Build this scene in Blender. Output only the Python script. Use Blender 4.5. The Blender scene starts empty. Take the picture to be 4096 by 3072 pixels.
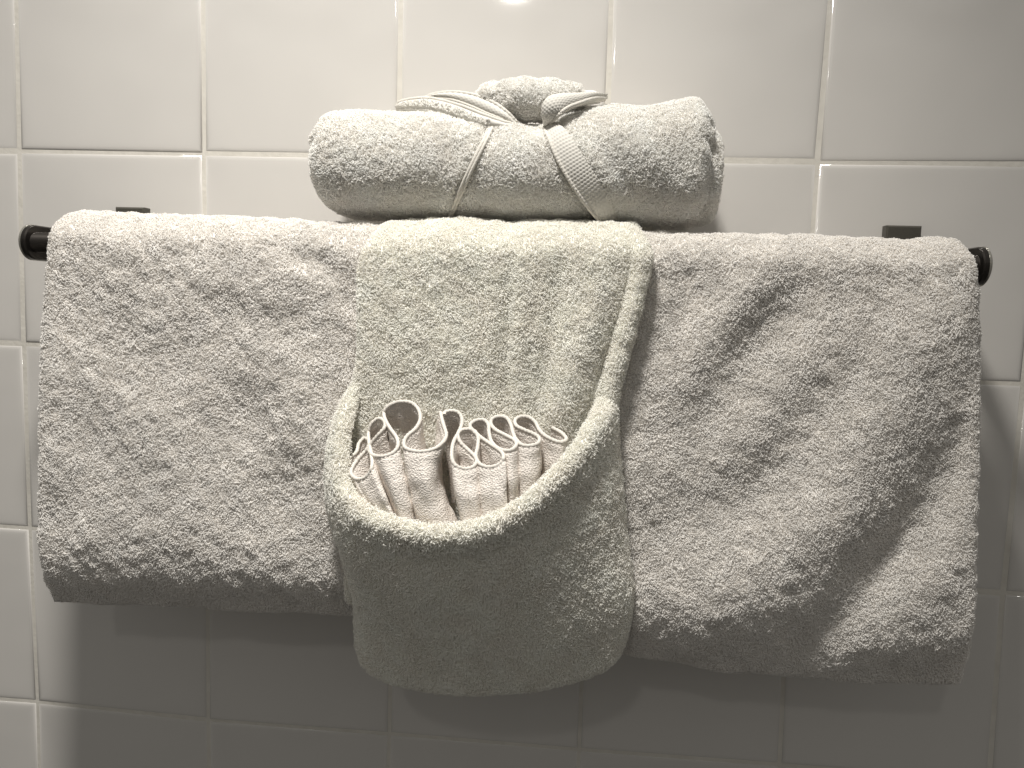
import bpy, math, random
import numpy as np
from mathutils import Vector

rng = np.random.default_rng(7)
random.seed(7)
S = bpy.context.scene
COL = S.collection

# ------------------------------------------------------------------ camera
CAM = np.array([0.45985, -0.59278, -0.11101])
EUL = (math.pi / 2 - 0.10067, -0.03168, 0.10018)
FPX = 3100.0                       # focal length in pixels of the 4096 px wide photograph
cd = bpy.data.cameras.new('camera')
cam = bpy.data.objects.new('camera', cd)
COL.objects.link(cam)
cam.location = CAM
cam.rotation_euler = EUL
cd.sensor_width = 36.0
cd.lens = FPX / 4096 * 36
cd.clip_start = 0.01
cd.clip_end = 50
S.camera = cam
S.render.resolution_x, S.render.resolution_y = 1024, 768

# ------------------------------------------------------------------ world: a dim room, its pale ceiling a bit brighter
W = bpy.data.worlds.new('World')
S.world = W
W.use_nodes = True
nt = W.node_tree
nt.nodes.clear()
wo = nt.nodes.new('ShaderNodeOutputWorld')
bg = nt.nodes.new('ShaderNodeBackground')
tc = nt.nodes.new('ShaderNodeTexCoord')
sx = nt.nodes.new('ShaderNodeSeparateXYZ')
rp = nt.nodes.new('ShaderNodeValToRGB')
nt.links.new(tc.outputs['Generated'], sx.inputs[0])
nt.links.new(sx.outputs['Z'], rp.inputs[0])
nt.links.new(rp.outputs[0], bg.inputs[0])
nt.links.new(bg.outputs[0], wo.inputs[0])
e = rp.color_ramp.elements
e[0].position = 0.0
e[0].color = (0.085, 0.081, 0.074, 1)
e[1].position = 1.0
e[1].color = (0.30, 0.293, 0.275, 1)
for pos, c in ((0.305, (0.088, 0.084, 0.077)), (0.313, (0.27, 0.264, 0.248))):
    q = e.new(pos)
    q.color = (*c, 1)
bg.inputs[1].default_value = 1.0

# ------------------------------------------------------------------ the ceiling downlight whose light falls on the wall
def lamp(loc, aim, size, energy, spread):
    ld = bpy.data.lights.new('downlight', 'AREA')
    ld.shape = 'DISK'
    ld.size = size
    ld.energy = energy
    ld.spread = math.radians(spread)
    ld.color = (1.0, 0.962, 0.90)
    lo = bpy.data.objects.new('downlight', ld)
    COL.objects.link(lo)
    lo.location = loc
    lo.rotation_euler = Vector(aim).to_track_quat('-Z', 'Y').to_euler()


lamp((0.300, -0.430, 0.700), (-0.06, 0.05, -0.98), 0.130, 6.1, 110)      # the one right above, close to the wall
lamp((0.225, -1.500, 0.708), (0.05, 0.65, -0.75), 0.08, 0.8, 170)       # the next one, further into the room

S.view_settings.view_transform = 'Standard'
S.view_settings.look = 'None'
S.view_settings.exposure = 0.0
S.view_settings.gamma = 1.0
S.view_settings.use_curve_mapping = False

# ------------------------------------------------------------------ pixel <-> place (survey of the photograph; 2212 px wide view)
K = 4096 / 2212


def rotm():
    a, b, c = EUL
    ca, sa, cb, sb, cc, sc = math.cos(a), math.sin(a), math.cos(b), math.sin(b), math.cos(c), math.sin(c)
    Rx = np.array([[1, 0, 0], [0, ca, -sa], [0, sa, ca]])
    Ry = np.array([[cb, 0, sb], [0, 1, 0], [-sb, 0, cb]])
    Rz = np.array([[cc, -sc, 0], [sc, cc, 0], [0, 0, 1]])
    return Rz @ Ry @ Rx


M3 = rotm()


def at(u, v, Y):
    """world point on the plane y=Y that the photograph shows at (u, v)"""
    u, v, Y = np.broadcast_arrays(np.asarray(u, float), np.asarray(v, float), np.asarray(Y, float))
    d = np.stack([(u * K - 2048) / FPX, -(v * K - 1536) / FPX, -np.ones_like(u)], -1) @ M3.T
    t = (Y - CAM[1]) / d[..., 1]
    return CAM + t[..., None] * d


def px(P):
    q = (np.asarray(P) - CAM) @ M3
    return np.stack([(2048 + FPX * q[..., 0] / -q[..., 2]) / K, (1536 - FPX * q[..., 1] / -q[..., 2]) / K], -1)


# ------------------------------------------------------------------ smooth noise in space
class Noise:
    def __init__(self, size, n=14, seed=1):
        r = np.random.default_rng(seed)
        k = r.normal(size=(n, 3))
        k /= np.linalg.norm(k, axis=1)[:, None]
        self.k = k * (2 * math.pi / size) * r.uniform(.6, 1.5, n)[:, None]
        self.ph = r.uniform(0, 2 * math.pi, n)
        self.a = math.sqrt(2 / n)

    def __call__(self, P):
        return self.a * np.sin(np.asarray(P) @ self.k.T + self.ph).sum(-1)


# ------------------------------------------------------------------ materials
def mat(name, color, rough=0.9, **kw):
    m = bpy.data.materials.new(name)
    m.use_nodes = True
    b = m.node_tree.nodes['Principled BSDF']
    b.inputs['Base Color'].default_value = (*color, 1)
    b.inputs['Roughness'].default_value = rough
    for k, v in kw.items():
        b.inputs[k].default_value = v
    return m


def add_bump(m, kind, scale, dist, strength=1.0, detail=3, coord='Object', stretch=None, mix=None):
    t = m.node_tree
    b = t.nodes['Principled BSDF']
    tcn = t.nodes.new('ShaderNodeTexCoord')
    src = tcn.outputs[coord]
    if stretch:
        mp = t.nodes.new('ShaderNodeMapping')
        mp.inputs['Scale'].default_value = stretch
        t.links.new(src, mp.inputs[0])
        src = mp.outputs[0]
    if kind == 'noise':
        n = t.nodes.new('ShaderNodeTexNoise')
        n.inputs['Scale'].default_value = scale
        n.inputs['Detail'].default_value = detail
        out = n.outputs[0]
        t.links.new(src, n.inputs['Vector'])
    elif kind == 'voronoi':
        n = t.nodes.new('ShaderNodeTexVoronoi')
        n.inputs['Scale'].default_value = scale
        out = n.outputs['Distance']
        t.links.new(src, n.inputs['Vector'])
    bp = t.nodes.new('ShaderNodeBump')
    bp.inputs['Distance'].default_value = dist
    bp.inputs['Strength'].default_value = strength
    t.links.new(out, bp.inputs['Height'])
    old = b.inputs['Normal'].links
    if old:
        t.links.new(old[0].from_socket, bp.inputs['Normal'])
    t.links.new(bp.outputs[0], b.inputs['Normal'])
    return n


def tint(m, c1, c2, scale, coord='Object', detail=4, lo=.35, hi=.65):
    t = m.node_tree
    b = t.nodes['Principled BSDF']
    tcn = t.nodes.new('ShaderNodeTexCoord')
    n = t.nodes.new('ShaderNodeTexNoise')
    n.inputs['Scale'].default_value = scale
    n.inputs['Detail'].default_value = detail
    r = t.nodes.new('ShaderNodeValToRGB')
    r.color_ramp.elements[0].position, r.color_ramp.elements[1].position = lo, hi
    r.color_ramp.elements[0].color = (*c1, 1)
    r.color_ramp.elements[1].color = (*c2, 1)
    t.links.new(tcn.outputs[coord], n.inputs['Vector'])
    t.links.new(n.outputs[0], r.inputs[0])
    t.links.new(r.outputs[0], b.inputs['Base Color'])


def cloth_mat(name, c, transl=0.0, vary=.03):
    m = mat(name, c, 0.85)
    b = m.node_tree.nodes['Principled BSDF']
    b.inputs['Specular IOR Level'].default_value = 0.12
    tint(m, tuple(x * (1 - vary) for x in c), tuple(min(.94, x * (1 + vary)) for x in c), 60)
    if transl:
        t = m.node_tree
        tr = t.nodes.new('ShaderNodeBsdfTranslucent')
        tr.inputs[0].default_value = (*c, 1)
        mx = t.nodes.new('ShaderNodeMixShader')
        mx.inputs[0].default_value = transl
        o = t.nodes['Material Output']
        t.links.new(b.outputs[0], mx.inputs[1])
        t.links.new(tr.outputs[0], mx.inputs[2])
        t.links.new(mx.outputs[0], o.inputs[0])
    return m


BATH_C = (0.80, 0.782, 0.755)
HAND_C = (0.83, 0.815, 0.772)
ROLL_C = (0.80, 0.785, 0.755)
WASH_C = (0.77, 0.72, 0.67)
M_BATH, M_BATHP = cloth_mat('bath_cloth', BATH_C), cloth_mat('bath_pile', (.908, .888, .860), .28)
M_HAND, M_HANDP = cloth_mat('hand_cloth', HAND_C), cloth_mat('hand_pile', (.938, .921, .872), .30)
M_ROLL, M_ROLLP = cloth_mat('roll_cloth', ROLL_C), cloth_mat('roll_pile', (.94, .925, .895), .30)
M_WASH, M_WASHP = cloth_mat('wash_cloth', WASH_C), cloth_mat('wash_pile', WASH_C, .15)
add_bump(M_WASH, 'voronoi', 950, .0006, 1.0)
add_bump(M_WASH, 'noise', 1700, .0003, .6)
M_HEM = cloth_mat('hem_tape', (.66, .635, .585))
add_bump(M_HEM, 'noise', 900, .0004, .6)
M_WHEM = cloth_mat('wash_hem', (.70, .665, .615))
add_bump(M_WHEM, 'noise', 1100, .0004, .7)
M_WOVEN = cloth_mat('woven_border', (.66, .64, .595))

M_TILE = mat('glazed_tile', (0.70, 0.68, 0.655), 0.07)
tint(M_TILE, (0.70, 0.678, 0.648), (0.72, 0.697, 0.665), 9, detail=3)
M_TILE.node_tree.nodes['Principled BSDF'].inputs['Specular IOR Level'].default_value = 0.8
add_bump(M_TILE, 'noise', 13, .0015, 1.0, detail=1)
M_GROUT = mat('grout', (0.74, 0.70, 0.63), 0.95)
tint(M_GROUT, (0.68, 0.65, 0.59), (0.75, 0.72, 0.66), 60)
add_bump(M_GROUT, 'noise', 300, .0006, .5, detail=3)
M_BAR = mat('black_metal', (0.050, 0.045, 0.041), 0.30, Metallic=0.8)
add_bump(M_BAR, 'noise', 300, .0001, .3)
M_RIM = mat('polished_rim', (0.30, 0.29, 0.26), 0.22, Metallic=.6)
M_MOUNT = mat('dark_mount', (0.085, 0.080, 0.066), 0.45, Metallic=0.2)
add_bump(M_MOUNT, 'noise', 500, .0002, .4)


# ------------------------------------------------------------------ mesh helpers
def mesh_obj(name, V, F, m, parent=None, smooth=True):
    me = bpy.data.meshes.new(name)
    me.from_pydata([tuple(map(float, v)) for v in V], [], [tuple(map(int, f)) for f in F])
    me.update()
    if smooth:
        me.polygons.foreach_set('use_smooth', [True] * len(me.polygons))
    me.materials.append(m)
    o = bpy.data.objects.new(name, me)
    COL.objects.link(o)
    if parent:
        o.parent = parent
        o.matrix_parent_inverse = parent.matrix_basis.inverted()
    return o


def thing(name, loc, label, cat, group=None):
    o = bpy.data.objects.new(name, None)
    o.empty_display_size = .02
    COL.objects.link(o)
    o.location = loc
    o['label'] = label
    o['category'] = cat
    if group:
        o['group'] = group
    return o


def gfaces(r, c, base=0, wrap_r=False, wrap_c=False, flip=False):
    F = []
    for i in range(r if wrap_r else r - 1):
        for j in range(c if wrap_c else c - 1):
            a = base + i * c + j
            b = base + i * c + (j + 1) % c
            d = base + ((i + 1) % r) * c + j
            e_ = base + ((i + 1) % r) * c + (j + 1) % c
            F.append((a, d, e_, b) if flip else (a, b, e_, d))
    return F


def gnormals(G, wrap_r=False, wrap_c=False):
    def grad(A, ax, wrap):
        if wrap:
            return np.roll(A, -1, ax) - np.roll(A, 1, ax)
        return np.gradient(A, axis=ax)
    n = np.cross(grad(G, 1, wrap_c), grad(G, 0, wrap_r))
    l = np.linalg.norm(n, axis=-1, keepdims=True)
    return n / np.maximum(l, 1e-12)


def spline(pts, n, closed=False):
    """Catmull-Rom through pts, n samples, even in length; any number of columns"""
    P = np.asarray(pts, float)
    if closed:
        Q = np.vstack([P[-1], P, P[0], P[1]])
    else:
        Q = np.vstack([2 * P[0] - P[1], P, 2 * P[-1] - P[-2]])
    out = []
    for i in range(1, len(Q) - 2):
        t = np.linspace(0, 1, 24, endpoint=False)[:, None]
        a, b, c, d = Q[i - 1], Q[i], Q[i + 1], Q[i + 2]
        out.append(.5 * ((2 * b) + (c - a) * t + (2 * a - 5 * b + 4 * c - d) * t ** 2 + (3 * b - a - 3 * c + d) * t ** 3))
    out.append(Q[-2][None])
    A = np.vstack(out)
    s = np.r_[0, np.cumsum(np.linalg.norm(np.diff(A[:, :2], axis=0), axis=1))]
    tt = np.linspace(0, s[-1], n)
    return np.stack([np.interp(tt, s, A[:, k]) for k in range(A.shape[1])], -1)


def tube(path, rad, sides=8, ripple=0, rfreq=0, caps=True):
    P = np.asarray(path, float)
    n = len(P)
    rad = np.broadcast_to(rad, (n,))
    T = np.gradient(P, axis=0)
    T /= np.linalg.norm(T, axis=1)[:, None] + 1e-12
    N = np.zeros_like(P)
    ref = np.array([0, -1, 0.15])
    v = ref - T[0] * (ref @ T[0])
    v /= np.linalg.norm(v)
    for i in range(n):
        v = v - T[i] * (v @ T[i])
        v /= np.linalg.norm(v) + 1e-12
        N[i] = v
    B = np.cross(T, N)
    s = np.r_[0, np.cumsum(np.linalg.norm(np.diff(P, axis=0), axis=1))]
    V = []
    for i in range(n):
        for k in range(sides):
            a = 2 * math.pi * k / sides
            r = rad[i]
            if ripple:
                r = r * (1 + ripple * math.sin(2 * math.pi * s[i] / rfreq + a))
            V.append(P[i] + r * (math.cos(a) * N[i] + math.sin(a) * B[i]))
    F = gfaces(n, sides, wrap_c=True)
    if caps:
        F.append(tuple(range(sides)))
        F.append(tuple((n - 1) * sides + k for k in reversed(range(sides))))
    return V, F


def join(parts):
    V, F = [], []
    for v, f in parts:
        b = len(V)
        V += list(v)
        F += [tuple(i + b for i in q) for q in f]
    return V, F


# ------------------------------------------------------------------ the pile: real loops of yarn standing on the cloth
NA, NB, NC = Noise(.020, seed=11), Noise(.020, seed=12), Noise(.020, seed=13)
NL = Noise(.011, seed=14)
NCL = Noise(.0075, seed=15)
NA2, NB2, NC2 = Noise(.006, seed=16), Noise(.006, seed=17), Noise(.006, seed=18)


def pile(name, patches, density, length, radius, m, parent, droop=0.15, comb=.22, jit=.36, cull=0.35, stroke=None):
    """patches: list of (G, N) grids of cloth surface with outward normals"""
    Ps, Ns = [], []
    for G, N in patches:
        a, b, c, d = G[:-1, :-1], G[:-1, 1:], G[1:, 1:], G[1:, :-1]
        area = .5 * np.linalg.norm(np.cross(c - a, d - b), axis=-1)
        nm = (N[:-1, :-1] + N[1:, 1:]) / 2
        area = area * (nm[..., 1] < cull)
        w = area.ravel()
        cnt = rng.poisson(w * density)
        idx = np.repeat(np.arange(len(w)), cnt)
        i, j = np.unravel_index(idx, area.shape)
        u, v = rng.random(len(idx))[:, None], rng.random(len(idx))[:, None]
        def bl(A):
            return (A[i, j] * (1 - u) + A[i, j + 1] * u) * (1 - v) + (A[i + 1, j] * (1 - u) + A[i + 1, j + 1] * u) * v
        Ps.append(bl(G))
        n = bl(N)
        Ns.append(n / (np.linalg.norm(n, axis=1)[:, None] + 1e-9))
    P, N = np.vstack(Ps), np.vstack(Ns)
    n = len(P)
    C = np.stack([NA(P) + .25 * NA2(P), NB(P) + .25 * NB2(P), NC(P) + .25 * NC2(P)], -1) * comb + rng.normal(size=(n, 3)) * jit
    C[:, 2] -= droop
    if stroke is not None:
        C += stroke
    C -= N * (C * N).sum(1)[:, None]
    L = length * np.clip(1 + .08 * NCL(P) + rng.normal(size=n) * .15, .45, 1.6)
    L = L[:, None]
    side = np.cross(N, C) * rng.normal(size=(n, 1)) * .35
    K4 = np.empty((n, 5, 3))
    K4[:, 0] = P - N * .0004
    K4[:, 1] = P + L * (.34 * N + .06 * C)
    K4[:, 2] = P + L * (.66 * N + .26 * C + .1 * side)
    K4[:, 3] = P + L * (.86 * N + .60 * C + .3 * side)
    K4[:, 4] = P + L * (.80 * N + .92 * C + .5 * side)
    cu = bpy.data.hair_curves.new(name)
    cu.add_curves([5] * n)
    cu.attributes['position'].data.foreach_set('vector', K4.astype(np.float32).ravel())
    ra = cu.attributes.get('radius') or cu.attributes.new('radius', 'FLOAT', 'POINT')
    R = radius * rng.uniform(.8, 1.25, (n, 1)) * np.array([[.9, 1, 1.05, 1.05, .8]])
    ra.data.foreach_set('value', R.astype(np.float32).ravel())
    cu.materials.append(m)
    o = bpy.data.objects.new(name, cu)
    COL.objects.link(o)
    o.parent = parent
    o.matrix_parent_inverse = parent.matrix_basis.inverted()
    o['kind'] = 'stuff'
    print('PILE', name, n)
    return o


S.cycles_curves.shape = 'THICK' if hasattr(S, 'cycles_curves') else None
S.cycles_curves.subdivisions = 2

# ------------------------------------------------------------------ wall with its tiles
PITCH, JOINT = 0.155, 0.0022
node_off = {(0, 0): (.0002, -.0004), (1, 0): (-.0006, -.0004), (4, 0): (-.0005, -.0008), (0, 1): (-.0014, .0001),
            (5, 1): (-.0010, -.0008), (0, 2): (-.0014, -.0001), (5, 2): (-.0001, -.0024), (0, 3): (.0006, .0019),
            (1, 3): (-.0004, -.0009), (2, 3): (-.0001, .0005), (3, 3): (.0006, .0012), (4, 3): (.0022, .0030),
            (0, -1): (.0012, 0), (1, -1): (-.0008, 0), (2, -1): (-.0005, 0), (3, -1): (.0002, 0), (4, -1): (.0006, 0),
            (2, 0): (-.0003, -.0006), (3, 0): (.0012, -.0007), (3, 2): (-.0004, -.001), (4, 2): (-.0009, -.0015), (5, 3): (.003, .003)}
wx0, wx1, wz0, wz1 = -5 * PITCH, 11 * PITCH, -5 * PITCH, 3 * PITCH
wall_V = [(wx0, .0008, wz0), (wx1, .0008, wz0), (wx1, .0008, wz1), (wx0, .0008, wz1),
          (wx0, .05, wz0), (wx1, .05, wz0), (wx1, .05, wz1), (wx0, .05, wz1)]
wall = mesh_obj('wall', wall_V, [(0, 1, 2, 3), (5, 4, 7, 6), (4, 5, 1, 0), (3, 2, 6, 7), (4, 0, 3, 7), (1, 5, 6, 2)], M_GROUT, smooth=False)
wall['kind'] = 'structure'
OFFS = [0, 0, .0007, .0018, .0036, .0062, .0100]
HTS = [.0050, .0017, .0007, .00025, .00008, 0, 0]


def node(i, j):
    r = random.Random(i * 131 + j * 17 + 5)
    o = node_off.get((i, j), (r.uniform(-.0006, .0006), r.uniform(-.0006, .0006)))
    return i * PITCH + o[0], -j * PITCH + o[1]


for i in range(-5, 11):
    for j in range(-3, 5):
        r = random.Random(i * 53 + j * 7)
        jt = JOINT / 2 * r.uniform(.8, 1.15)
        c = [node(i, j + 1), node(i + 1, j + 1), node(i + 1, j), node(i, j)]   # bl br tr tl
        sg = [(1, 1), (-1, 1), (-1, -1), (1, -1)]
        cx, cz = sum(q[0] for q in c) / 4, sum(q[1] for q in c) / 4
        ta, tb, dy = r.uniform(-.005, .005), r.uniform(-.005, .005), r.uniform(-.0002, .0002)
        V = []
        for off, h in zip(OFFS, HTS):
            for (x, z), (a, b) in zip(c, sg):
                X = x + a * (jt + off)
                Z = z + b * (jt + off)
                V.append((X - cx, h + dy + ta * (X - cx) + tb * (Z - cz), Z - cz))
        F = []
        for k in range(len(OFFS) - 1):
            for q in range(4):
                F.append((k * 4 + q, k * 4 + (q + 1) % 4, (k + 1) * 4 + (q + 1) % 4, (k + 1) * 4 + q))
        k = (len(OFFS) - 1) * 4
        F.append((k, k + 1, k + 2, k + 3))
        t = mesh_obj('tile', V, F, M_TILE, wall)
        t.location = (cx, 0, cz)


# ------------------------------------------------------------------ towel bar
BY, BZ = -.070, -.077
bar = thing('towel_bar', (.38, BY, BZ), 'black metal towel bar on the tiled wall, its rounded ends showing beside the bath towel', 'towel bar')
xs = np.linspace(.0620, .7030, 3)
V, F = tube([(x, BY, BZ) for x in xs], .0072, 32)
mesh_obj('rail', V, F, M_BAR, bar)


def stadium(x0, x1, yc, zc, r, yback, n=22, bev=.0008):
    prof = []
    for k in range(n + 1):
        a = math.pi / 2 + math.pi * k / n
        prof.append((yc + r * math.cos(a), zc + r * math.sin(a)))
    prof += [(yback, zc - r), (yback, zc + r)]
    cyy, m_ = (yc + yback) / 2, len(prof)
    V = []
    rings = [(x0, bev), (x0 + bev, 0), (x1 - bev, 0), (x1, bev)]
    for x, ins in rings:
        for (y, z) in prof:
            f = (r - ins) / r
            V.append((x, yc + (y - yc) * (f if y < yc else 1), zc + (z - zc) * f))
    F = []
    for q in range(3):
        for k in range(m_):
            F.append((q * m_ + k, q * m_ + (k + 1) % m_, (q + 1) * m_ + (k + 1) % m_, (q + 1) * m_ + k))
    F.append(tuple(reversed(range(m_))))
    F.append(tuple(3 * m_ + k for k in range(m_)))
    return V, F


for x0, x1, s in ((.0618, .0658, 1), (.7010, .7050, -1)):
    V, F = stadium(x0, x1, BY, BZ, .0122, -.030)
    cp = mesh_obj('end_cap', V, F, M_BAR, bar, smooth=False)
    xo = x0 - .0010 if s > 0 else x1 - .0008
    V, F = stadium(xo, xo + .0018, BY, BZ, .0126, -.030)
    mesh_obj('rim', V, F, M_RIM, cp, smooth=False)


def box(x0, x1, y0, y1, z0, z1, b=.0012):
    V = []
    for y, ins in ((y0, b), (y0 + b, 0), (y1, 0)):
        V += [(x0 + ins, y, z0 + ins), (x1 - ins, y, z0 + ins), (x1 - ins, y, z1 - ins), (x0 + ins, y, z1 - ins)]
    F = [(0, 1, 2, 3), (8, 11, 10, 9)]
    for q in range(2):
        for k in range(4):
            F.append((q * 4 + (k + 1) % 4, q * 4 + k, (q + 1) * 4 + k, (q + 1) * 4 + (k + 1) % 4))
    return V, F


for xm, zt in ((.0980, -.0437), (.6795, -.0455)):
    V, F = box(xm - .0120, xm + .0120, -.009, .0, zt - .048, zt)
    mp = mesh_obj('wall_mount', V, F, M_MOUNT, bar, smooth=False)
    V, F = tube([(xm, -.009, BZ), (xm, BY + .004, BZ)], .0055, 16)
    mesh_obj('post', V, F, M_BAR, mp)


# ------------------------------------------------------------------ draped towels
def smoothstep(a, b, x):
    t = np.clip((x - a) / (b - a), 0, 1)
    return t * t * (3 - 2 * t)


def ridge(uv, line, width, amp):
    """smooth ridge of height amp along a polyline of the view"""
    L = np.asarray(line, float)
    P = uv.reshape(-1, 2)
    best = np.full(len(P), 1e9)
    along = np.zeros(len(P))
    seg = np.linalg.norm(np.diff(L, axis=0), axis=1)
    tot, acc = seg.sum(), 0
    for k in range(len(L) - 1):
        d = L[k + 1] - L[k]
        t = np.clip(((P - L[k]) @ d) / (d @ d), 0, 1)
        q = np.linalg.norm(P - (L[k] + t[:, None] * d), axis=1)
        b = q < best
        best = np.where(b, q, best)
        along = np.where(b, (acc + t * seg[k]) / tot, along)
        acc += seg[k]
    h = amp * np.exp(-(best / width) ** 2) * (0.35 + .65 * np.sin(np.pi * np.clip(along, .0, 1)) ** .5)
    return h.reshape(uv.shape[:-1])


def drape(name, parent, m, cpath, half, edges, ns, edge_r, relief=None, lump=(.0007, .010)):
    """cpath: (rows,2) y,z of the middle of the cloth from the hidden back over the bar to the front bottom;
    half: half thickness per row; edges: (rows,2) left and right x; the cloth is closed all round"""
    r = len(cpath)
    T = np.gradient(cpath, axis=0)
    T /= np.linalg.norm(T, axis=1)[:, None]
    Nn = np.stack([T[:, 1], -T[:, 0]], -1)          # outward (away from the bar)
    if callable(half):
        half = half(np.linspace(0, 1, r))
    # parameter across: denser at the rounded side edges
    w = np.linspace(-1, 1, ns)
    w = np.sign(w) * (1 - (1 - np.abs(w)) ** 1.25)
    xl, xr = edges[:, 0][:, None], edges[:, 1][:, None]
    X = xl + (xr - xl) * (w[None] + 1) / 2
    dist = np.minimum(X - xl, xr - X)
    q = np.clip(dist / edge_r, 0, 1)
    hh = half[:, None] * np.sqrt(np.clip(1 - (1 - q) ** 2, 0, 1))
    # round the very bottom (last rows) and the hidden end
    s = np.r_[0, np.cumsum(np.linalg.norm(np.diff(cpath, axis=0), axis=1))]
    eb = np.clip((s[-1] - s) / (half[-1] * 1.3), 0, 1)
    hh = hh * np.sqrt(np.clip(1 - (1 - eb) ** 2, 0, 1))[:, None]
    out, inn = np.zeros((r, ns, 3)), np.zeros((r, ns, 3))
    for G, sg in ((out, 1), (inn, -1)):
        G[..., 0] = X
        G[..., 1] = cpath[:, 0][:, None] + sg * Nn[:, 0][:, None] * hh
        G[..., 2] = cpath[:, 1][:, None] + sg * Nn[:, 1][:, None] * hh
    return out, inn, s, w


def finish_drape(name, parent, m, out, inn):
    r, c = out.shape[:2]
    V = np.vstack([out.reshape(-1, 3), inn.reshape(-1, 3)])
    F = gfaces(r, c, 0) + gfaces(r, c, r * c, flip=True)
    b = r * c
    for i in range(r - 1):
        F.append((i * c, (i + 1) * c, b + (i + 1) * c, b + i * c))
        F.append(((i + 1) * c - 1, b + (i + 1) * c - 1, b + (i + 2) * c - 1, (i + 2) * c - 1))
    for j in range(c - 1):
        F.append((j, b + j, b + j + 1, j + 1))
        F.append(((r - 1) * c + j, (r - 1) * c + j + 1, b + (r - 1) * c + j + 1, b + (r - 1) * c + j))
    return mesh_obj(name, V, F, m, parent)


def u_path(rc, yb, zb_back, front, n_arc=26, back_n=14, ry=None):
    ry = ry or rc
    """centre path: hidden back panel, over the bar, then the given front points (y,z)"""
    back = [(BY + rc, z) for z in np.linspace(zb_back, BZ, back_n, endpoint=False)]
    arc = [(BY + (rc if a < math.pi / 2 else ry) * math.cos(a), BZ + rc * math.sin(a)) for a in np.linspace(0, math.pi, n_arc)]
    return np.array(back + arc + list(front))


# --- bath towel, full width of the bar
bath = thing('bath_towel', (.39, BY, -.33), 'wide white terry bath towel folded over the black bar, hanging behind the pocket towel', 'towel')
rc, hb = .0165, .0066
NR = 120
fz = np.linspace(BZ, -.3, NR + 1)[1:]
tt = (BZ - fz) / (BZ + .3)
fy = BY - .0215 - .003 * smoothstep(0, .5, tt) - .003 * tt
cp = u_path(rc, 0, -.27, np.stack([fy, fz], -1), ry=.0215)
sv = np.r_[0, np.cumsum(np.linalg.norm(np.diff(cp, axis=0), axis=1))]
nb = 14 + 13
half = np.full(len(cp), hb)
half[nb:] *= 1 - .45 * smoothstep(.03, 0, sv[-1] - sv[nb:])
half[nb:] += .0002 * smoothstep(0, .3, (sv[nb:] - sv[nb]) / (sv[-1] - sv[nb]))
ev = np.array([[at(92, 520, -.07)[0], at(2117, 560, -.07)[0]], ])
front_v = np.array([480, 520, 560, 700, 900, 1050, 1200, 1250, 1300, 1350, 1400, 1500])
lz = [at(150, v, -.1)[2] for v in front_v]
L_u = np.interp(front_v, [480, 520, 600, 700, 1250, 1280, 1310], [94, 92, 88, 82, 80, 88, 96])
R_u = np.interp(front_v, [510, 560, 700, 900, 1200, 1350, 1400, 1430, 1500], [2114, 2120, 2127, 2124, 2118, 2114, 2108, 2098, 2094])
Lx = at(L_u, front_v, -.098)
Rx_ = at(R_u, front_v, -.098)
z_all = cp[:, 1]
edges = np.stack([np.interp(-z_all, -Lx[:, 2], Lx[:, 0]), np.interp(-z_all, -Rx_[:, 2], Rx_[:, 0])], -1)
edges[:, 0] += .0027
edges[:, 1] -= .002
top_t = np.exp(-((np.arange(len(cp)) - nb) / 4.2) ** 2)
edges[:, 0] += .0012 * top_t
edges[:, 1] -= .0045 * top_t
edges[:nb - 6, 0] += .002
edges[:nb - 6, 1] -= .002
out, inn, sv, w = drape('cloth', bath, M_BATH, cp, half, edges, 320, .0060)
# the bottom edge falls lower on the right; stretch the front accordingly
bot = at([80, 300, 520, 760, 1000, 1345, 1480, 1600, 1750, 1900, 2085, 2120], [1299, 1312, 1320, 1330, 1365, 1418, 1442, 1458, 1470, 1480, 1482, 1470], -.1)
topc = at([95, 200, 320, 500, 750, 1100, 1450, 1600, 1800, 1950, 2050, 2110], [466, 458, 466, 470, 484, 492, 506, 508, 513, 521, 514, 520], -.07)
for G in (out, inn):
    k = np.clip((BZ - G[..., 2]) / (BZ + .3), 0, 2)
    zb = np.interp(G[..., 0], bot[:, 0], bot[:, 2]) - .006
    fr = (np.arange(G.shape[0]) >= nb)[:, None]
    G[..., 2] = np.where(fr & (G[..., 2] < BZ), BZ + (zb - BZ) * k, G[..., 2])
    dz = np.interp(G[..., 0], topc[:, 0], topc[:, 2]) - .0008 - (BZ + rc + hb)
    G[..., 2] += dz * smoothstep(BZ - .02, BZ + rc, G[..., 2])
uv = px(out)
N0 = gnormals(out)
if N0[60, 100, 1] > 0:
    N0 = -N0
R = np.zeros(out.shape[:2])
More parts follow.
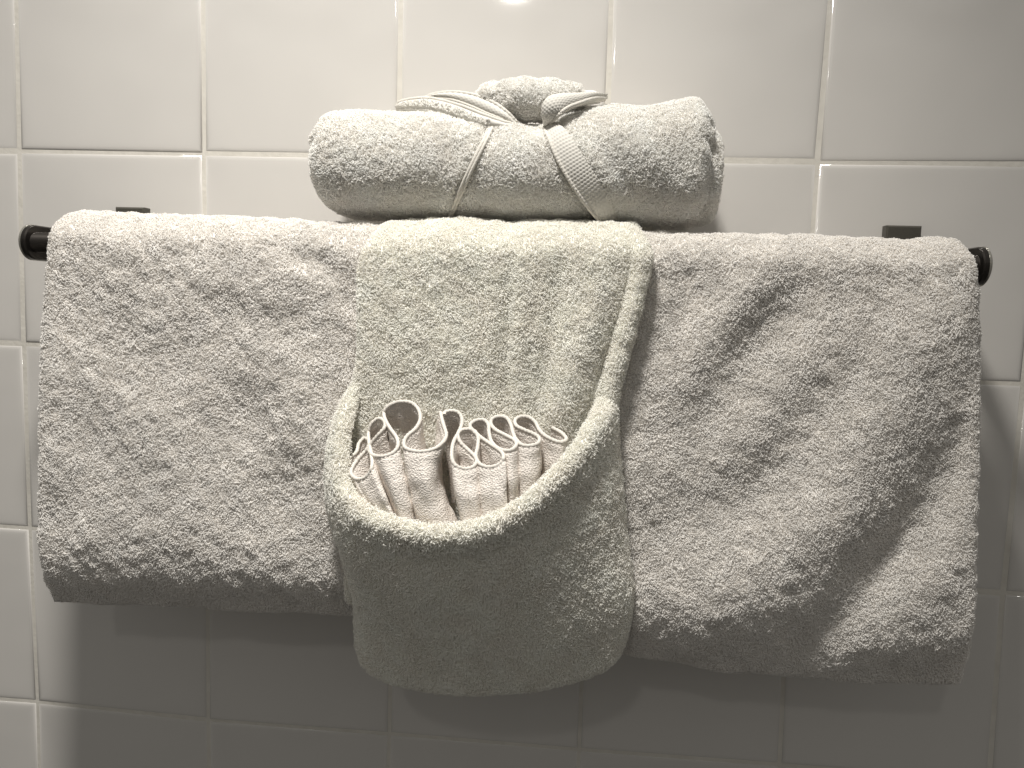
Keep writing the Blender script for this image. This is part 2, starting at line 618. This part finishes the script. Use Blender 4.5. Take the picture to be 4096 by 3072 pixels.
RID = [
    # right half: swags running down to the left
    ([(2080, 640), (1960, 790), (1880, 930), (1800, 1080), (1690, 1210), (1560, 1290), (1440, 1350)], 70, .0095),
    ([(2110, 900), (2060, 1010), (1960, 1180), (1850, 1300), (1720, 1420)], 45, -.0060),
    ([(2110, 1060), (2040, 1200), (1960, 1330), (1850, 1400)], 55, .0035),
    ([(1680, 560), (1600, 660), (1520, 740), (1470, 850)], 34, .0034),
    ([(1720, 640), (1640, 740), (1560, 860), (1510, 980)], 42, -.0030),
    ([(1860, 640), (1780, 760), (1700, 860), (1620, 980)], 48, .0040),
    ([(1800, 820), (1700, 1000), (1600, 1100), (1500, 1150)], 60, -.0040),
    ([(1440, 560), (1500, 640), (1450, 720)], 34, -.0024),
    ([(1560, 1390), (1440, 1440)], 40, .0020),
    # left half: swags running down to the right
    ([(180, 560), (340, 640), (520, 760), (640, 900), (720, 1060)], 60, .0050),
    ([(250, 520), (430, 580), (600, 640), (750, 690)], 44, .0030),
    ([(420, 640), (560, 680), (700, 720), (760, 760)], 30, -.0020),
    ([(380, 660), (500, 780), (580, 920), (640, 1080), (700, 1200)], 50, -.0034),
    ([(120, 760), (300, 900), (430, 1060), (560, 1200)], 60, .0030),
    ([(560, 560), (660, 600), (750, 610)], 24, .0026),
    ([(640, 540), (700, 580), (760, 650)], 24, -.0034),
    ([(130, 1000), (300, 1110), (500, 1230), (720, 1260)], 55, .0028),
    ([(110, 1240), (300, 1262), (520, 1280), (760, 1290)], 40, .0012),
]
for l, wd, am in RID:
    R += ridge(uv, l, wd * 1.4, am * (1.1 if l[0][0] > 1000 else .85))
n1, n2, n3 = Noise(.055, seed=21), Noise(.017, seed=22), Noise(.0085, seed=23)
R += .0006 * n1(out) + .00026 * n2(out) + .00014 * n3(out)
mask = smoothstep(-.060, -.075, out[..., 2]) * np.where(np.arange(out.shape[0])[:, None] >= nb, 1, 0)
keep = smoothstep(0, .014, np.minimum(out[..., 0] - edges[:, 0][:, None], edges[:, 1][:, None] - out[..., 0]))
botk = smoothstep(0, .02, (sv[-1] - sv))[:, None]
out[..., 1] -= (R * mask * (0.05 + .95 * keep) * (.4 + .6 * botk))
out[..., 2] += .0005 * n2(out) * (1 - mask) + .0002 * n3(out) * (1 - mask)
out[..., 0] += (.0004 * n2(out) + .0002 * n3(out)) * (1 - keep)
# bottom: the folded edge curls back towards the wall
cur = np.clip(1 - (sv[-1] - sv) / .052, 0, 1)[:, None] * (1 + .06 * n1(out))
out[..., 1] += .017 * cur ** 2
inn[..., 1] += .013 * cur ** 2
finish_drape('cloth', bath, M_BATH, out, inn)
N0 = gnormals(out)
if N0[60, 100, 1] > 0:
    N0 = -N0
pile('pile', [(out[10:], N0[10:])], 1900000, .0018, .00021, M_BATHP, bath)

# --- hand towel folded into a pocket, hung over the bath towel
hand = thing('hand_towel', (.395, -.11, -.345), 'creamy hand towel over the middle of the bar, lower end folded into a pocket', 'towel')
rc2, hh2 = .0262, .0040
NR = 90
fz = np.linspace(BZ, -.31, NR + 1)[1:]
tt = (BZ - fz) / (BZ + .31)
fy = BY - .0325 - .004 * smoothstep(0, .35, tt) - .002 * tt
cp = u_path(rc2, 0, -.2, np.stack([fy, fz], -1), ry=.0325)
half = np.full(len(cp), hh2)
sv = np.r_[0, np.cumsum(np.linalg.norm(np.diff(cp, axis=0), axis=1))]
half[nb:] += .0025 * smoothstep(0, .2, (sv[nb:] - sv[nb]) / (sv[-1] - sv[nb]))
vv = np.array([485, 520, 600, 750, 830, 880, 930, 1500])
Lx = at([777, 768, 760, 764, 754, 738, 730, 745], vv, -.112)
Rx_ = at([1418, 1424, 1409, 1371, 1348, 1340, 1338, 1335], vv, -.112)
edges = np.stack([np.interp(-cp[:, 1], -Lx[:, 2], Lx[:, 0]), np.interp(-cp[:, 1], -Rx_[:, 2], Rx_[:, 0])], -1)
edges[:, 0] += .0025
edges[:, 1] -= .0025
top_t = np.exp(-((np.arange(len(cp)) - nb) / 8.0) ** 2)
edges[:, 0] += .004 * top_t
edges[:, 1] -= .006 * top_t
out, inn, sv, w = drape('cloth', hand, M_HAND, cp, half, edges, 150, .006)
topc = at([770, 820, 900, 1000, 1080, 1110, 1150, 1250, 1350, 1400, 1420], [488, 478, 474, 470, 476, 480, 476, 476, 480, 486, 498], -.075)
for G in (out, inn):
    dz = np.interp(G[..., 0], topc[:, 0], topc[:, 2]) - .0012 - (BZ + rc2 + hh2)
    G[..., 2] += dz * smoothstep(BZ - .02, BZ + rc2, G[..., 2])
uv = px(out)
R = np.zeros(out.shape[:2])
for l, wd, am in [
    ([(1395, 500), (1392, 600), (1360, 700), (1335, 800), (1310, 900)], 22, .0036),
    ([(1368, 520), (1350, 640), (1318, 740), (1285, 850), (1255, 930)], 12, -.0042),
    ([(1300, 500), (1295, 620), (1262, 740), (1225, 850), (1190, 940)], 34, .0052),
    ([(1215, 540), (1200, 660), (1178, 800), (1160, 930)], 22, -.0032),
    ([(1128, 560), (1130, 680), (1120, 800), (1120, 920)], 16, .0026),
    ([(1098, 540), (1100, 660), (1098, 780), (1090, 900)], 11, -.0026),
    ([(1070, 540), (1066, 660), (1062, 780), (1060, 900)], 14, .0020),
    ([(900, 520), (905, 650), (930, 800)], 70, .0016),
    ([(800, 560), (800, 700), (812, 840), (822, 940)], 22, .0018),
]:
    R += ridge(uv, l, wd, am)
R += .0004 * n1(out) + .0002 * n2(out) + .00012 * n3(out)
mask = smoothstep(-.055, -.07, out[..., 2]) * np.where(np.arange(out.shape[0])[:, None] >= nb, 1, 0)
out[..., 1] -= R * mask
keep = smoothstep(0, .010, np.minimum(out[..., 0] - edges[:, 0][:, None], edges[:, 1][:, None] - out[..., 0]))
out[..., 2] += (.0005 * n2(out) + .0002 * n3(out)) * (1 - mask)
out[..., 0] += (.0002 * n2(out) + .0002 * n3(out)) * (1 - keep)
finish_drape('panel', hand, M_HAND, out, inn)
N0 = gnormals(out)
if N0[60, 70, 1] > 0:
    N0 = -N0
hand_patches = [(out[16:], N0[16:])]

# pocket: a pouch bulging towards the room
ns = 150
rim = spline([(772, 818, -.108), (748, 850, -.116), (730, 905, -.130), (723, 970, -.141), (727, 1030, -.150), (752, 1078, -.158), (800, 1112, -.164),
              (870, 1134, -.169), (950, 1146, -.172), (1035, 1136, -.172), (1105, 1108, -.169), (1170, 1062, -.164), (1230, 1005, -.156),
              (1280, 945, -.143), (1312, 898, -.128), (1326, 868, -.112)], ns)
botc = spline([(768, 1385, -.106), (776, 1415, -.112), (800, 1445, -.119), (850, 1466, -.122), (920, 1482, -.126), (1000, 1490, -.128), (1090, 1488, -.128),
               (1180, 1476, -.126), (1255, 1458, -.122), (1310, 1434, -.119), (1338, 1408, -.112), (1346, 1382, -.105)], ns)
rim[:, 1] += 20 * np.sin(np.pi * np.linspace(0, 1, ns)) ** .7
nt_ = 74
left = spline([(772, 818, -.108), (735, 900, -.108), (722, 1000, -.108), (732, 1080, -.108), (748, 1170, -.107), (764, 1260, -.106), (767, 1330, -.106), (768, 1385, -.106)], nt_)
right = spline([(1326, 868, -.112), (1334, 940, -.108), (1340, 1020, -.108), (1350, 1130, -.107), (1362, 1215, -.106), (1366, 1270, -.106), (1360, 1330, -.105), (1346, 1382, -.105)], nt_)
s_ = np.linspace(0, 1, ns)[None, :, None]
t_ = np.linspace(0, 1, nt_)[:, None, None]
Cn = (1 - t_) * rim[None] + t_ * botc[None] + (1 - s_) * left[:, None] + s_ * right[:, None] \
    - ((1 - s_) * (1 - t_) * rim[0] + s_ * (1 - t_) * rim[-1] + (1 - s_) * t_ * botc[0] + s_ * t_ * botc[-1])
sh = (1 - (2 * s_[..., 0] - 1) ** 4)                       # full body, quick turn at the sides
Cn[..., 2] -= .004 * np.sin(np.pi * t_[..., 0]) * sh
P0 = at(Cn[..., 0], Cn[..., 1], Cn[..., 2])
Np = gnormals(P0)
if Np[30, 75, 1] > 0:
    Np = -Np
rl = .0042
rows = []
Tdn = P0[1] - P0[0]
Tdn /= np.linalg.norm(Tdn, axis=1)[:, None]
lipN = Np[0]
lip_c = P0[0] - lipN * rl
inner_rows = [P0[k] - Np[k] * 2 * rl for k in range(44, 0, -3)]
for q in inner_rows:
    rows.append(q)
for a in np.linspace(math.pi, 0, 10, endpoint=False):
    rows.append(lip_c + rl * (lipN * math.cos(a) - Tdn * math.sin(a)))
i_lip = len(rows)
for k in range(nt_):
    rows.append(P0[k])
Tb = P0[-1] - P0[-2]
Tb /= np.linalg.norm(Tb, axis=1)[:, None]
rb = .011
for a in np.linspace(0, math.pi * .9, 9)[1:]:
    cen = P0[-1] - Np[-1] * rb
    rows.append(cen + rb * (Np[-1] * math.cos(a) + Tb * math.sin(a) * .8))
G = np.array(rows)
Npk = gnormals(G)
if Npk[60, 75, 1] > 0:
    Npk = -Npk
G += Npk * (.0003 * n1(G) + .00008 * n2(G) + .0001 * n3(G))[..., None]
Npk = gnormals(G)
if Npk[60, 75, 1] > 0:
    Npk = -Npk
mesh_obj('pocket', G.reshape(-1, 3), gfaces(G.shape[0], G.shape[1]), M_HAND, hand)
hand_patches.append((G, Npk))
pile('pile', [(G[i_lip - 9:i_lip + 9], Npk[i_lip - 9:i_lip + 9])], 700000, .0027, .00021, M_HANDP, hand, cull=.9, comb=.15)
pile('pile', hand_patches, 1900000, .0018, .00021, M_HANDP, hand, cull=.9)

# ------------------------------------------------------------------ fan-folded washcloths standing in the pocket
path1 = [(138, 728), (128, 690), (168, 630), (232, 575), (250, 512), (290, 470), (325, 490), (316, 545), (255, 615), (204, 685), (196, 735),
         (235, 770), (290, 764), (334, 722), (350, 660), (343, 590), (326, 500), (322, 425), (348, 358), (400, 326), (438, 346), (440, 392),
         (392, 450), (338, 515), (327, 562), (362, 598), (430, 604), (500, 580), (538, 530), (530, 470), (482, 400), (444, 332), (437, 275),
         (480, 226), (560, 200), (640, 212), (690, 262), (703, 332), (668, 400), (604, 458), (582, 508), (604, 550), (700, 570), (800, 552),
         (868, 502), (893, 450), (880, 395), (862, 335), (850, 275)]
path2 = [(880, 300), (890, 276), (955, 270), (1000, 300), (1010, 360), (985, 430), (952, 490), (936, 560), (938, 625), (964, 672), (1020, 695), (1080, 690),
         (1116, 652), (1108, 610), (1058, 560), (1002, 505), (980, 450), (1000, 415), (1050, 404), (1100, 416), (1128, 462), (1126, 535),
         (1112, 600), (1128, 645), (1160, 673), (1222, 685), (1290, 660), (1318, 612), (1296, 568), (1228, 520), (1146, 462), (1088, 412),
         (1070, 372), (1110, 341), (1170, 335), (1204, 370), (1210, 430), (1226, 492), (1262, 536), (1312, 560), (1370, 560), (1410, 524),
         (1396, 486), (1336, 452), (1262, 412), (1225, 370), (1232, 330), (1280, 310), (1338, 321), (1370, 370), (1386, 430), (1410, 482),
         (1452, 520), (1512, 527), (1568, 510), (1580, 472), (1540, 440), (1470, 410), (1412, 380), (1400, 340), (1440, 312), (1500, 316),
         (1550, 352), (1580, 410), (1622, 452), (1680, 484), (1738, 500), (1780, 478), (1740, 430), (1672, 392)]
MAPX = ([100, 195, 345, 540, 580, 760, 960, 1130, 1320, 1600, 1800], [380, 405, 520, 655, 680, 865, 1030, 1160, 1340, 1590, 1730])


def crop2view(x, y):
    return (1300 + x / 1.8433) / K, (1500 + y / 1.8433) / K


def washcloth(path, label, n):
    T = spline(path, n)
    # depth: far loops lean on the panel, near loops lie towards the rim
    x, y = T[:, 0], T[:, 1]
    ytop = np.interp(x, [130, 300, 400, 560, 700, 950, 1100, 1280, 1450, 1700], [520, 470, 325, 200, 240, 270, 335, 310, 312, 380])
    ybot = np.interp(x, [130, 240, 430, 700, 870, 1030, 1220, 1370, 1510, 1740], [740, 775, 605, 570, 600, 695, 685, 562, 527, 500])
    f = np.clip((y - ytop) / (ybot - ytop), -.05, 1.05)
    Yd = -.1225 - .031 * f * np.interp(x, [130, 400, 1300, 1800], [.8, 1, 1, .55])
    xb = np.interp(x, *MAPX)
    H = 640
    rowsn = 46
    G = np.zeros((rowsn, n, 3))
    hs = np.r_[0, .006, .014, .022, .03, np.linspace(.045, 1, rowsn - 5)]
    for k, t in enumerate(hs):
        vv_ = y + t * H
        m = np.clip((vv_ - y) / np.maximum(1080 - y, 120), 0, 1.15)
        sq = 1 - .16 * math.sin(min(1, t * 2.2) * math.pi * .5)         # folds squeeze together inside the pocket
        uu = x + (xb - x) * m ** 1.1
        if n < 500:                                                      # the last fold of the left cloth buckles inwards
            uu = uu - np.clip((x - 700) / 190, 0, 1) * 80 * np.sin(np.pi * np.clip(m, 0, 1))
        yy = Yd + (Yd + .140) * .45 * min(1, t * 3)
        u2, v2 = crop2view(uu, vv_)
        G[k] = at(u2, v2, yy)
    N = gnormals(G)
    G += N * (.0003 * n2(G) + .0001 * n3(G))[..., None] * np.minimum(1, hs * 8)[:, None, None]
    N = gnormals(G)
    th = .0011
    thick = np.full(rowsn, th)
    thick[:5] *= .7
    A, B = G + N * thick[:, None, None], G - N * thick[:, None, None]
    o = thing('washcloth', tuple(G[-1].mean(0)), label, 'washcloth', 'fan-folded washcloths in the towel pocket')
    r, c = G.shape[:2]
    b = r * c
    F = gfaces(r, c) + gfaces(r, c, b, flip=True)
    for i in range(r - 1):
        F.append((i * c, (i + 1) * c, b + (i + 1) * c, b + i * c))
        F.append(((i + 1) * c - 1, b + (i + 1) * c - 1, b + (i + 2) * c - 1, (i + 2) * c - 1))
    for j in range(c - 1):
        F.append((j, b + j, b + j + 1, j + 1))
    mesh_obj('cloth', np.vstack([A.reshape(-1, 3), B.reshape(-1, 3)]), F, M_WASH, o)
    # overlocked edge
    e0 = G[0] + (G[0] - G[2]) / np.linalg.norm(G[0] - G[2], axis=1)[:, None] * .0004
    V, Ft = tube(e0, .00120, 8, ripple=.16, rfreq=.0024)
    mesh_obj('hem', V, Ft, M_WHEM, o)
    return o


washcloth(path1, 'off-white washcloth fan-folded in the left of the pocket, with the tallest open loop', 420)
washcloth(path2, 'off-white washcloth fan-folded in the right of the pocket, with a row of small even loops', 560)

# ------------------------------------------------------------------ rolled towel tied with its own corners
roll = thing('rolled_towel', (.41, -.05, -.055), 'white terry towel rolled up and knotted in the middle, resting on top of the bar', 'towel')
RC_Y, RC_Z, RR = -.052, -.0185, .0400
nth, nxs = 150, 230
topl = at([675, 690, 720, 760, 820, 880, 960, 1040, 1110, 1180, 1260, 1330, 1400, 1440, 1490, 1520, 1535, 1550],
          [330, 262, 238, 234, 236, 238, 240, 252, 256, 250, 235, 222, 222, 215, 207, 215, 240, 320], -.060)
botl = at([675, 690, 720, 760, 900, 1100, 1300, 1420, 1500, 1530, 1550], [380, 430, 458, 474, 480, 484, 492, 496, 494, 480, 400], -.062)
x0, x1 = at(672, 370, -.060)[0] + .006, at(1541, 370, -.060)[0] - .003
wq = np.linspace(-1, 1, nxs)
wq = np.sign(wq) * (1 - (1 - np.abs(wq)) ** 1.3)
xq = (x0 + x1) / 2 + (x1 - x0) / 2 * wq
zt = np.interp(xq, topl[2:-3, 0], topl[2:-3, 2]) - .003
zb = np.interp(xq, botl[2:-3, 0], botl[2:-3, 2]) + .003
th = np.linspace(0, 2 * math.pi, nth, endpoint=False)
er = .0135
dist = np.minimum(xq - x0, x1 - xq)
qe = np.clip(dist / er, 0, 1)
endf = (1 - (1 - qe) ** 2.4) ** (1 / 2.4)
G = np.zeros((nxs, nth, 3))
cz, hz = (zt + zb) / 2, (zt - zb) / 2
for i in range(nxs):
    f = endf[i]
    G[i, :, 0] = xq[i]
    G[i, :, 1] = RC_Y - RR * f * np.sign(np.sin(th)) * np.abs(np.sin(th)) ** .92
    G[i, :, 2] = cz[i] + hz[i] * f * np.sign(np.cos(th)) * np.abs(np.cos(th)) ** .92
uv = px(G)
Nr = gnormals(G, wrap_c=True)
cen = np.stack([G[..., 0], np.full(G.shape[:2], RC_Y), np.broadcast_to(cz[:, None], G.shape[:2])], -1)
rad = G - cen
rad[..., 0] = 0
rad /= np.linalg.norm(rad, axis=-1, keepdims=True) + 1e-9
frontm = smoothstep(.0, .3, -rad[..., 1] + .25)
Rr = np.zeros(G.shape[:2])
for l, wd, am in [
    ([(1075, 285), (1030, 300), (985, 340)], 22, -.0022),
    ([(1120, 262), (1150, 268), (1185, 264)], 26, -.0050),
    ([(1052, 285), (1012, 365), (978, 455)], 9, -.0030),
    ([(1032, 285), (995, 365), (958, 455)], 22, .0016),
    ([(1186, 275), (1218, 350), (1292, 465)], 9, -.0030),
    ([(1125, 300), (1128, 380), (1135, 450)], 55, .0034),
    ([(1240, 250), (1300, 320), (1370, 420)], 16, -.0012),
    ([(1270, 235), (1350, 290), (1440, 370)], 30, .0018),
    ([(1235, 262), (1270, 330), (1330, 430)], 18, .0016),
    ([(860, 262), (940, 270), (1030, 300)], 22, .0016),
    ([(780, 280), (800, 380), (790, 450)], 60, .0012),
    ([(1400, 260), (1440, 330), (1450, 440)], 46, -.0006),
    ([(1490, 230), (1510, 330), (1500, 450)], 34, .0010),
]:
    Rr += ridge(uv, l, wd, am)
G += rad * (Rr * frontm + .0005 * n1(G) + .00014 * n2(G) + .00006 * n3(G))[..., None]
G[..., 0] += (.0012 * n2(G) + .0006 * n3(G)) * (1 - qe)[:, None]
Nr = gnormals(G, wrap_c=True)
sgn = np.sign((Nr * rad).sum(-1)[nxs // 2].mean())
Nr *= sgn
cap0 = G[0].mean(0)
F = gfaces(nxs, nth, wrap_c=True)
F += [tuple(range(nth)), tuple((nxs - 1) * nth + k for k in range(nth))]
mesh_obj('roll_body', G.reshape(-1, 3), F, M_ROLL, roll)
Gw = np.concatenate([G, G[:, :1]], 1)
Nw = np.concatenate([Nr, Nr[:, :1]], 1)
roll_patches = [(Gw, Nw)]
rollG, rolluv, rollN = G, px(G), Nr


def surf_y(u, v):
    """depth of the roll surface seen at (u, v)"""
    m = (rollN[..., 1] < -.02)
    P = rollG[m]
    U = rolluv[m]
    d = (U[:, 0] - u) ** 2 + (U[:, 1] - v) ** 2
    k = np.argpartition(d, 10)[:10]
    k = k[np.argsort(P[k, 1])][:4]
    return float(P[k, 1].mean())


def on_roll(pts, lift=.0022):
    return [(u, v, surf_y(u, v) - lift - .004 * max(0, min(1, (330 - v) / 60)), w_, a) for u, v, w_, a in pts]


def ribbon(pts, n=50, nw=9, crown=.0015, thick=.0008, extra=None):
    """pts: (u, v, depth, width px, roll angle deg of width direction) -> closed strip grid A (front) and B (back)"""
    Q = spline([p for p in pts], n)
    C = at(Q[:, 0], Q[:, 1], Q[:, 2])
    T = np.gradient(C, axis=0)
    T /= np.linalg.norm(T, axis=1)[:, None]
    scale = (C[:, 1] - CAM[1]) / FPX * K
    wd = Q[:, 3] * scale
    tw = np.radians(Q[:, 4])
    view = np.array([0, -1.0, 0])
    W0 = np.cross(T, view)
    W0 /= np.linalg.norm(W0, axis=1)[:, None]
    N0_ = np.cross(W0, T)
    N0_ *= np.sign((N0_ @ view).mean())
    Wd = W0 * np.cos(tw)[:, None] + N0_ * np.sin(tw)[:, None]
    Nn = np.cross(Wd, T)
    Nn *= np.sign((Nn @ view).mean())
    s = np.linspace(-1, 1, nw)
    A = C[:, None] + Wd[:, None] * (s[None, :, None] * wd[:, None, None] / 2) + Nn[:, None] * (crown * (1 - s ** 2))[None, :, None]
    B = A - Nn[:, None] * thick * 2
    return A, B, Nn


def strip_obj(name, A, B, m, parent):
    r, c = A.shape[:2]
    b = r * c
    F = gfaces(r, c) + gfaces(r, c, b, flip=True)
    for i in range(r - 1):
        F.append((i * c, (i + 1) * c, b + (i + 1) * c, b + i * c))
        F.append(((i + 1) * c - 1, b + (i + 1) * c - 1, b + (i + 2) * c - 1, (i + 2) * c - 1))
    for j in range(c - 1):
        F.append((j, b + j, b + j + 1, j + 1))
        F.append(((r - 1) * c + j, (r - 1) * c + j + 1, b + (r - 1) * c + j + 1, b + (r - 1) * c + j))
    return mesh_obj(name, np.vstack([A.reshape(-1, 3), B.reshape(-1, 3)]), F, m, parent)


def on_roll(pts, lift=.0022):
    return [(u, v, surf_y(u, v) - lift, w_, a) for u, v, w_, a in pts]


# woven border band running down the right of the tie: rows of small waffle cells, real relief
def waffle(A, cell_u, cell_v, amp, N):
    r, c = A.shape[:2]
    i = np.arange(r)[:, None]
    j = np.arange(c)[None]
    h = amp * np.abs(np.sin(np.pi * i / cell_v)) * (.55 + .45 * np.cos(2 * np.pi * (j / cell_u + .5 * (i // cell_v % 2))))
    return A + N[:, None] * h[..., None]


pr = on_roll([(1178, 262, 10, 0), (1188, 272, 26, 0), (1205, 292, 40, 0), (1223, 325, 48, 0), (1250, 372, 51, 0), (1283, 420, 52, 0), (1316, 462, 52, 0), (1334, 486, 50, 0)], .0040)
A, B, Nn = ribbon(pr, 150, 28, .0010, .0009)
A = waffle(A, 4, 4, .0006, Nn)
bandR = strip_obj('border_band', A, B, M_WOVEN, roll)
e1 = A[:, 0] if px(A[75, 0])[0] < px(A[75, -1])[0] else A[:, -1]
V, F = tube(e1[4:], .0012, 8, ripple=.1, rfreq=.0016)
mesh_obj('hem', V, F, M_HEM, bandR)

# pair of thin hems running down the left of the tie
for off, rr in ((0, .00125), (6.5, .00105)):
    pts = on_roll([(1064 + off * .5, 268, 4, 0), (1040 + off, 312, 4, 0), (1014 + off, 365, 4, 0), (992 + off, 415, 4, 0), (975 + off * .7, 458, 4, 0), (968 + off * .6, 478, 4, 0)], .0036)
    Q = spline(pts, 70)
    V, F = tube(at(Q[:, 0], Q[:, 1], Q[:, 2]), rr, 8, ripple=.12, rfreq=.0016)
    mesh_obj('hem', V, F, M_HEM, roll)

# knot: terry hump in the middle
kp = [(1005, 236, -.056, 8), (1030, 225, -.058, 19), (1068, 215, -.062, 36), (1110, 217, -.066, 43), (1145, 216, -.067, 47), (1188, 216, -.066, 43), (1232, 214, -.062, 33), (1270, 213, -.058, 21), (1296, 214, -.056, 9)]
Q = spline(kp, 90)
C = at(Q[:, 0], Q[:, 1], Q[:, 2])
sc = (C[:, 1] - CAM[1]) / FPX * K
rd = Q[:, 3] * sc * .90
kn = 44
T = np.gradient(C, axis=0)
T /= np.linalg.norm(T, axis=1)[:, None]
up = np.array([0, 0, 1.0])
Bv = np.cross(T, up)
Bv /= np.linalg.norm(Bv, axis=1)[:, None]
Uv = np.cross(Bv, T)
a = np.linspace(0, 2 * math.pi, kn, endpoint=False)
KG = C[:, None] + rd[:, None, None] * (np.cos(a)[None, :, None] * Uv[:, None] * .92 + np.sin(a)[None, :, None] * Bv[:, None] * 1.0)
KN = gnormals(KG, wrap_c=True)
rdir = KG - C[:, None]
KN *= np.sign((KN * rdir).sum(-1)[45].mean())
KG += KN * (.0006 * n2(KG) + .0001 * n3(KG))[..., None]
mesh_obj('knot', KG.reshape(-1, 3), gfaces(len(C), kn, wrap_c=True) + [tuple(range(kn)), tuple((len(C) - 1) * kn + k for k in range(kn))], M_ROLL, roll)
KGw, KNw = np.concatenate([KG, KG[:, :1]], 1), np.concatenate([KN, KN[:, :1]], 1)
roll_patches.append((KGw[:76], KNw[:76]))

# right tail: the woven end coming over the knot and tapering to the right
pr = [(1180, 268, -.080, 14, 0), (1184, 248, -.087, 34, 0), (1196, 228, -.089, 44, 0), (1218, 217, -.085, 36, 10), (1250, 211, -.077, 26, 20), (1282, 207, -.069, 15, 25), (1308, 209, -.062, 6, 25)]
A, B, Nn = ribbon(pr, 120, 28, .0024, .0012)
A = waffle(A, 4, 4, .0005, Nn)
tailR = strip_obj('tail', A, B, M_WOVEN, roll)
lowr = A[:, 0] if px(A[60, 0])[1] > px(A[60, -1])[1] else A[:, -1]
V, F = tube(lowr, .0013, 8, ripple=.1, rfreq=.0016)
mesh_obj('hem', V, F, M_HEM, tailR)
pr = [(1183, 272, -.080, 6, 0), (1196, 250, -.083, 8, 0), (1220, 236, -.082, 9, 0), (1245, 225, -.077, 8, 0), (1275, 218, -.070, 7, 0), (1306, 213, -.063, 4, 0)]
Q = spline(pr, 60)
V, F = tube(at(Q[:, 0], Q[:, 1], Q[:, 2]), .0019, 10, ripple=.1, rfreq=.0018)
mesh_obj('hem', V, F, M_HEM, roll)

tail_patches = []
# left tails: two twisted flaps with hemmed edges
for pts, crown in (([(858, 231, -.058, 10, 0), (872, 227, -.062, 19, 0), (915, 225, -.067, 26, 5), (960, 233, -.072, 28, 5), (1005, 247, -.076, 27, 0), (1045, 261, -.080, 23, 0), (1085, 270, -.081, 15, 0), (1112, 273, -.078, 8, 0)], .0022),
                   ([(918, 215, -.055, 6, 0), (940, 208, -.058, 10, 10), (980, 208, -.063, 18, 10), (1022, 218, -.069, 25, 5), (1058, 233, -.074, 26, 0), (1090, 250, -.078, 18, 0), (1113, 268, -.077, 9, 0)], .0022)):
    A, B, Nn = ribbon(pts, 110, 16, crown, .0013)
    if not tail_patches:
        A += Nn[:, None] * (.0002 * n3(A))[..., None]
    else:
        A = waffle(A, 4, 3, .0004, Nn)
    tl = strip_obj('tail', A, B, M_WOVEN, roll)
    for k in (0, -1):
        V, F = tube(A[:, k], .00125, 8, ripple=.1, rfreq=.0018)
        mesh_obj('hem', V, F, M_HEM, tl)
    nn = np.broadcast_to(Nn[:, None], A.shape)
    tail_patches.append((A[6:-22, 3:-4], nn[6:-22, 3:-4]))

# the spiral of layers seen at the right end
for kx, rk in ((.0035, .76), (.0050, .66)):
    th2 = np.linspace(0, 2 * math.pi, 60, endpoint=False)
    E = np.zeros((8, 60, 3))
    cxe, cze, hze = x1 - .0085, float(cz[-30]), float(hz[-30])
    for i, q in enumerate(np.linspace(0, math.pi / 2, 8)):
        rr = rk * (.78 + .22 * math.cos(q))
        E[i, :, 0] = cxe + (.010 + kx) * math.sin(q) ** .7
        E[i, :, 1] = RC_Y - RR * rr * np.sin(th2)
        E[i, :, 2] = cze + hze * rr * np.cos(th2) - .007
    EN = gnormals(E, wrap_c=True)
    EN *= np.sign((EN * (E - E.mean((0, 1)))).sum(-1)[4].mean())
    mesh_obj('layer', E.reshape(-1, 3), gfaces(8, 60, wrap_c=True) + [tuple(7 * 60 + k for k in range(60))], M_ROLL, roll)
    roll_patches.append((np.concatenate([E, E[:, :1]], 1), np.concatenate([EN, EN[:, :1]], 1)))
    break
pile('pile', roll_patches, 1900000, .0020, .00022, M_ROLLP, roll, droop=.0, comb=.25)
pile('pile', tail_patches[:1], 900000, .0011, .00028, M_ROLLP, roll, droop=.0, comb=.2)

S.render.engine = 'CYCLES'
S.cycles.max_bounces = 12
S.cycles.diffuse_bounces = 8
S.cycles.transmission_bounces = 8
